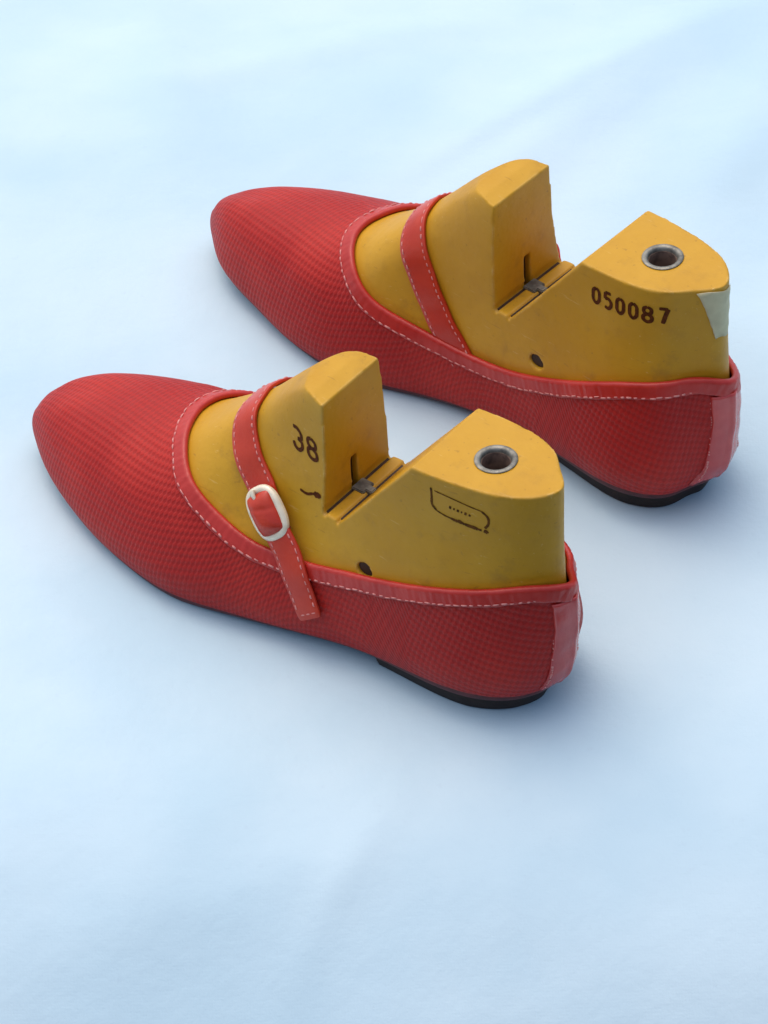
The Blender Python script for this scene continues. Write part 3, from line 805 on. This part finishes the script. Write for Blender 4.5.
def make_last(root, mir):
    me = LAST_MESH.copy()
    if mir:
        me.transform(Matrix.Diagonal((1, -1, 1, 1))); me.flip_normals()
    o = bpy.data.objects.new('body', me); COL.objects.link(o); o.parent = root
    # metal thimble in the socket hole
    zt = PLATE(31) + .35; prof = [(7.2, -3), (7.6, -.6), (7.8, 0), (7.6, .2), (6.9, .3), (6.1, .15), (5.6, -.4), (5.4, -2), (5.4, -34), (6.9, -34)]
    rings = [[(31 + r * math.cos(a), .3 + r * math.sin(a), zt + z + -.045 * r * math.cos(a)) for r, z in prof] for a in np.arange(48) * math.pi / 24]
    mb = MB(); mb.loft(rings, True, True); t = mb.build('socket_ring', M['metal'], root, mir, 50)
    rings = [[(31 + r * math.cos(a), .3 + r * math.sin(a), zt + z) for r, z in ((5.35, -1.6), (5.2, -1.6), (5.2, -30), (.1, -30), (.1, -33.8), (5.35, -33.8))] for a in np.arange(32) * math.pi / 16]
    mb = MB(); mb.loft(rings, True, True); mb.build('socket_lining', M['rust'], t, mir, 50)
    # hinge plate in the bottom of the notch
    mb = MB()
    mb.box(89.6, 95.2, -3.6, 3.2, 58.2, 60.1); mb.box(86.9, 90.5, -1.6, 1.6, 57.2, 60.4)
    mb.build('hinge', M['metal'], root, mir, 30, extra=lambda bm: bmesh.ops.bevel(bm, geom=bm.edges[:], offset=.4 * MM, segments=2, affect='EDGES'))
    for gx in (94.75, 88.2):
        mb = MB(); mb.box(gx - .95, gx + .8, -18.6, 17.6, 57.0, 58.5); mb.build('joint_gap', M['dark_fill'], root, mir, 30)
    mb = MB(); mb.box(98.3, 99.2, -1.75, 1.75, 57, 72); mb.build('slot_dark_fill', M['dark_fill'], root, mir, 30)  # added dark box standing in for the shade inside the slot
    # dark plugs in the pin holes
    for sd in (-1, 1):
        p, n = snap_side(73.2, 46.2, sd); rings = []
        for dep, r in ((1.2, .05), (1.2, 2.6), (1.6, 2.95), (3.5, 2.95), (3.5, .05)):
            rings.append([np.array([73.2 + 1.2 * r * math.cos(a), p[1] - sd * dep, 46.2 + r * math.sin(a)]) for a in np.arange(20) * math.pi / 10])
        mb = MB(); mb.loft(rings, True, False, True); mb.build('pin', M['dark_fill'], root, mir)
    mb = MB()
    if not mir:
        number(mb, '38', 114.0, 78.0, 5.0, 8.6, 8.0, .4, 1.6, 1, 0, 1.2)
        mb.build('stamped_number', M['ink'], root, mir, recalc=False)
        mb = MB()
        mk = MB()
        ribbon(mk, [(107.5, 62.6), (104, 62.6), (101, 64.2)], 1.1, 1); ribbon(mk, [(101, 64.2), (98.5, 64.8), (97, 65.2)], 2.0, 1, rough=.4)
        mk.build('hinge_slit_line', M['ink'], root, mir, recalc=False)  # end of the hinge slit, drawn as a dark stroke on the surface
        ribbon(mb, [(44.9, 98.2), (44.6, 94), (44.4, 90.5), (42.5, 88.6)], .95, 1, rough=.2)
        ribbon(mb, [(42.5, 88.6), (39.5, 87.9), (36.8, 87.6)], .7, 1, rough=.2)
        ribbon(mb, [(36.8, 87.6), (34, 87.3), (31, 87.2), (28, 86.9), (24.6, 86.9)], 1.2, 1, rough=.35)
        smudge(mb, 28.2, 87.1, 2.4, .9, 1); smudge(mb, 33, 87.7, 1.3, .7, 1); smudge(mb, 23.0, 86.8, 1.0, 1.0, 1)
        ribbon(mb, [(23.4, 88.2), (22.2, 90.3), (22.4, 93.6), (24.6, 95.6)], 1.0, 1, rough=.2)
        ribbon(mb, [(24.6, 95.6), (30, 96.2), (35, 96.8), (43.5, 97.4)], .5, 1, rough=.3)
        for k, (q0, q1) in enumerate(((0, .9), (1.7, 2.3), (3.1, 4.0), (4.8, 5.3), (6.1, 7.0), (7.8, 8.6))):
            ribbon(mb, [(37.4 - q0, 92.6 - .1 * k), (37.4 - q1, 92.4 - .1 * k)], 1.3 - .3 * (k % 2), 1, rough=.2)
        mb.build('stamp_mark', M['ink_faint'], root, mir, recalc=False)
    else:
        number(mb, '050087', 47.4, 88.2, 3.3, 7.0, 5.6, .30, 1.5, -1, .1)
        mb.build('stamped_number', M['ink'], root, mir, recalc=False)
        # scrap of tape wrapped over the back edge
        rows = []
        for t in np.linspace(0, 1, 14):
            z = 103.6 - 22 * t; r = []
            y0 = -19.5 + 13 * t ** .9; y1 = 8 - 3 * t
            for s in np.linspace(0, 1, 14):
                y = y0 + (y1 - y0) * s; p, n = snap((-2, y, z + .8 * math.sin(5 * s)))
                r.append(np.array(p) + np.array(n) * (.35 + .25 * math.sin(9 * t + 4 * s) ** 2))
            rows.append(r)
        mb = MB(); mb.loft(rows, False, False, False); q = mb.build('tape', M['tape'], root, mir, 80)
        if sum(pp.normal.x for pp in q.data.polygons) > 0: q.data.flip_normals()
        md = q.modifiers.new('thickness', 'SOLIDIFY'); md.thickness = .25 * MM; md.offset = -1

def thing(name, label, cat, tx, ty, ang, mir, group=None):
    o = bpy.data.objects.new(name, None); COL.objects.link(o); o.empty_display_size = .05
    f = Vector((-math.cos(ang), math.sin(ang), 0)); l = Vector((-f.y, f.x, 0))
    mt = Matrix((f, l, (0, 0, 1))).transposed().to_4x4(); mt.translation = (tx * MM, ty * MM, 0)
    o.matrix_world = mt
    o['label'] = label; o['category'] = cat
    if group: o['group'] = group
    return o
POSE = {False: (64.269, 1238.018, math.radians(39.0788)), True: (128.759, 1345.614, math.radians(42.2999))}
for mir, ls, ll in ((False, 'red woven ballet flat nearest the camera, cream buckle on its strap facing the viewer', 'yellow plastic shoe last stamped 38, filling the nearer red shoe with the buckle in view'),
                (True, 'red woven ballet flat farther back, its strap seen without any buckle', 'yellow plastic shoe last stamped 050087 with tape at its back, filling the farther red shoe')):
    root = thing('shoe', ls, 'shoe', *POSE[mir], mir, 'pair of red strap shoes')
    set_topline(mir)
    make_upper(root, mir); make_binding(root, mir); make_strip(root, mir); make_sole(root, mir); make_heel(root, mir)
    SLACK = 7.0 if mir else 0.0          # the farther strap stands off a little on its hidden side
    make_strap(root, mir); make_buckle(root, mir)
    lr = thing('shoe_last', ll, 'shoe last', *POSE[mir], mir, 'pair of yellow shoe lasts')
    make_last(lr, mir)

# ------------------------------------------------------------------ the cloth
def bumpf(x, y, cx, cy, rx, ry, a):
    c, s = math.cos(a), math.sin(a); u = (x - cx) * c + (y - cy) * s; v = -(x - cx) * s + (y - cy) * c
    return np.exp(-(u / rx) ** 2 - (v / ry) ** 2)
def vnoise(x, y, sc, seed):
    r = np.random.default_rng(seed); T = r.random((64, 64)); u = x / sc; v = y / sc
    i = np.floor(u).astype(int); j = np.floor(v).astype(int); fu = u - i; fv = v - j; fu = fu * fu * (3 - 2 * fu); fv = fv * fv * (3 - 2 * fv)
    g_ = lambda a, b: T[a % 64, b % 64]
    return (g_(i, j) * (1 - fu) + g_(i + 1, j) * fu) * (1 - fv) + (g_(i, j + 1) * (1 - fu) + g_(i + 1, j + 1) * fu) * fv - .5
xs = np.concatenate([np.linspace(-2000, -300, 24)[:-1], np.linspace(-300, 300, 241), np.linspace(300, 2000, 24)[1:]])
ys = np.concatenate([np.linspace(-500, 1000, 20)[:-1], np.linspace(1000, 1700, 281), np.linspace(1700, 3600, 24)[1:]])
X, Y = np.meshgrid(xs, ys, indexing='ij')
near = np.maximum.reduce([bumpf(X, Y, -30, 1320, 190, 75, -math.radians(39)), bumpf(X, Y, 35, 1430, 190, 75, -math.radians(42))])
near = np.clip(near * 2.2, 0, 1)
Z = 7 * vnoise(X, Y, 170, 1) + 3 * vnoise(X, Y, 75, 2) + 1.2 * vnoise(X, Y, 30, 3)
Z = Z * (1 - near) - .15
_d = np.maximum(0, 1222 - Y)
Z -= np.where(_d < 180, .0028 * _d ** 2, .0028 * 180 ** 2 + 1.0 * (_d - 180))  # invented fall towards the camera, shaped so the near cloth darkens
_c, _s = math.cos(math.radians(42)), math.sin(math.radians(42)); _U = (X - 60) * _c + (Y - 1590) * _s; _W = -(X - 60) * _s + (Y - 1590) * _c
Z += 3.2 * np.tanh(_W / 7) * np.exp(-(_U / 95) ** 2 - (_W / 60) ** 2) * (1 - near)
Z -= .0009 * np.clip(Y - 1535, 0, 200) ** 2  # far cloth tipped towards the sun, shaped to brighten it
for cx, cy, L_, w_, a_, h_ in ((75, 1590, 170, 22, 50, 8), (-82, 1600, 130, 20, 96, 5), (-20, 1660, 90, 14, 20, 2.5), (150, 1560, 90, 18, 70, 3), (-135, 1330, 70, 9, 120, 2.5),
                               (-60, 1160, 80, 16, 15, 1.4), (60, 1150, 90, 20, -25, 1.6), (-10, 1180, 50, 8, 60, 1.5), (120, 1230, 70, 12, 40, 2.5), (0, 1110, 70, 12, 5, 1)):
    Z += h_ * bumpf(X, Y, cx, cy, L_, w_, math.radians(a_)) * (1 - near)
v = np.stack([X, Y, np.minimum(Z, Z)], 2).reshape(-1, 3)
mb = MB(); mb.add(v, grid_faces(len(xs), len(ys), False))
cl = mb.build('cloth', M['cloth'], None, False, 180)
if cl.data.polygons[0].normal.z < 0: cl.data.flip_normals()
cl['kind'] = 'structure'
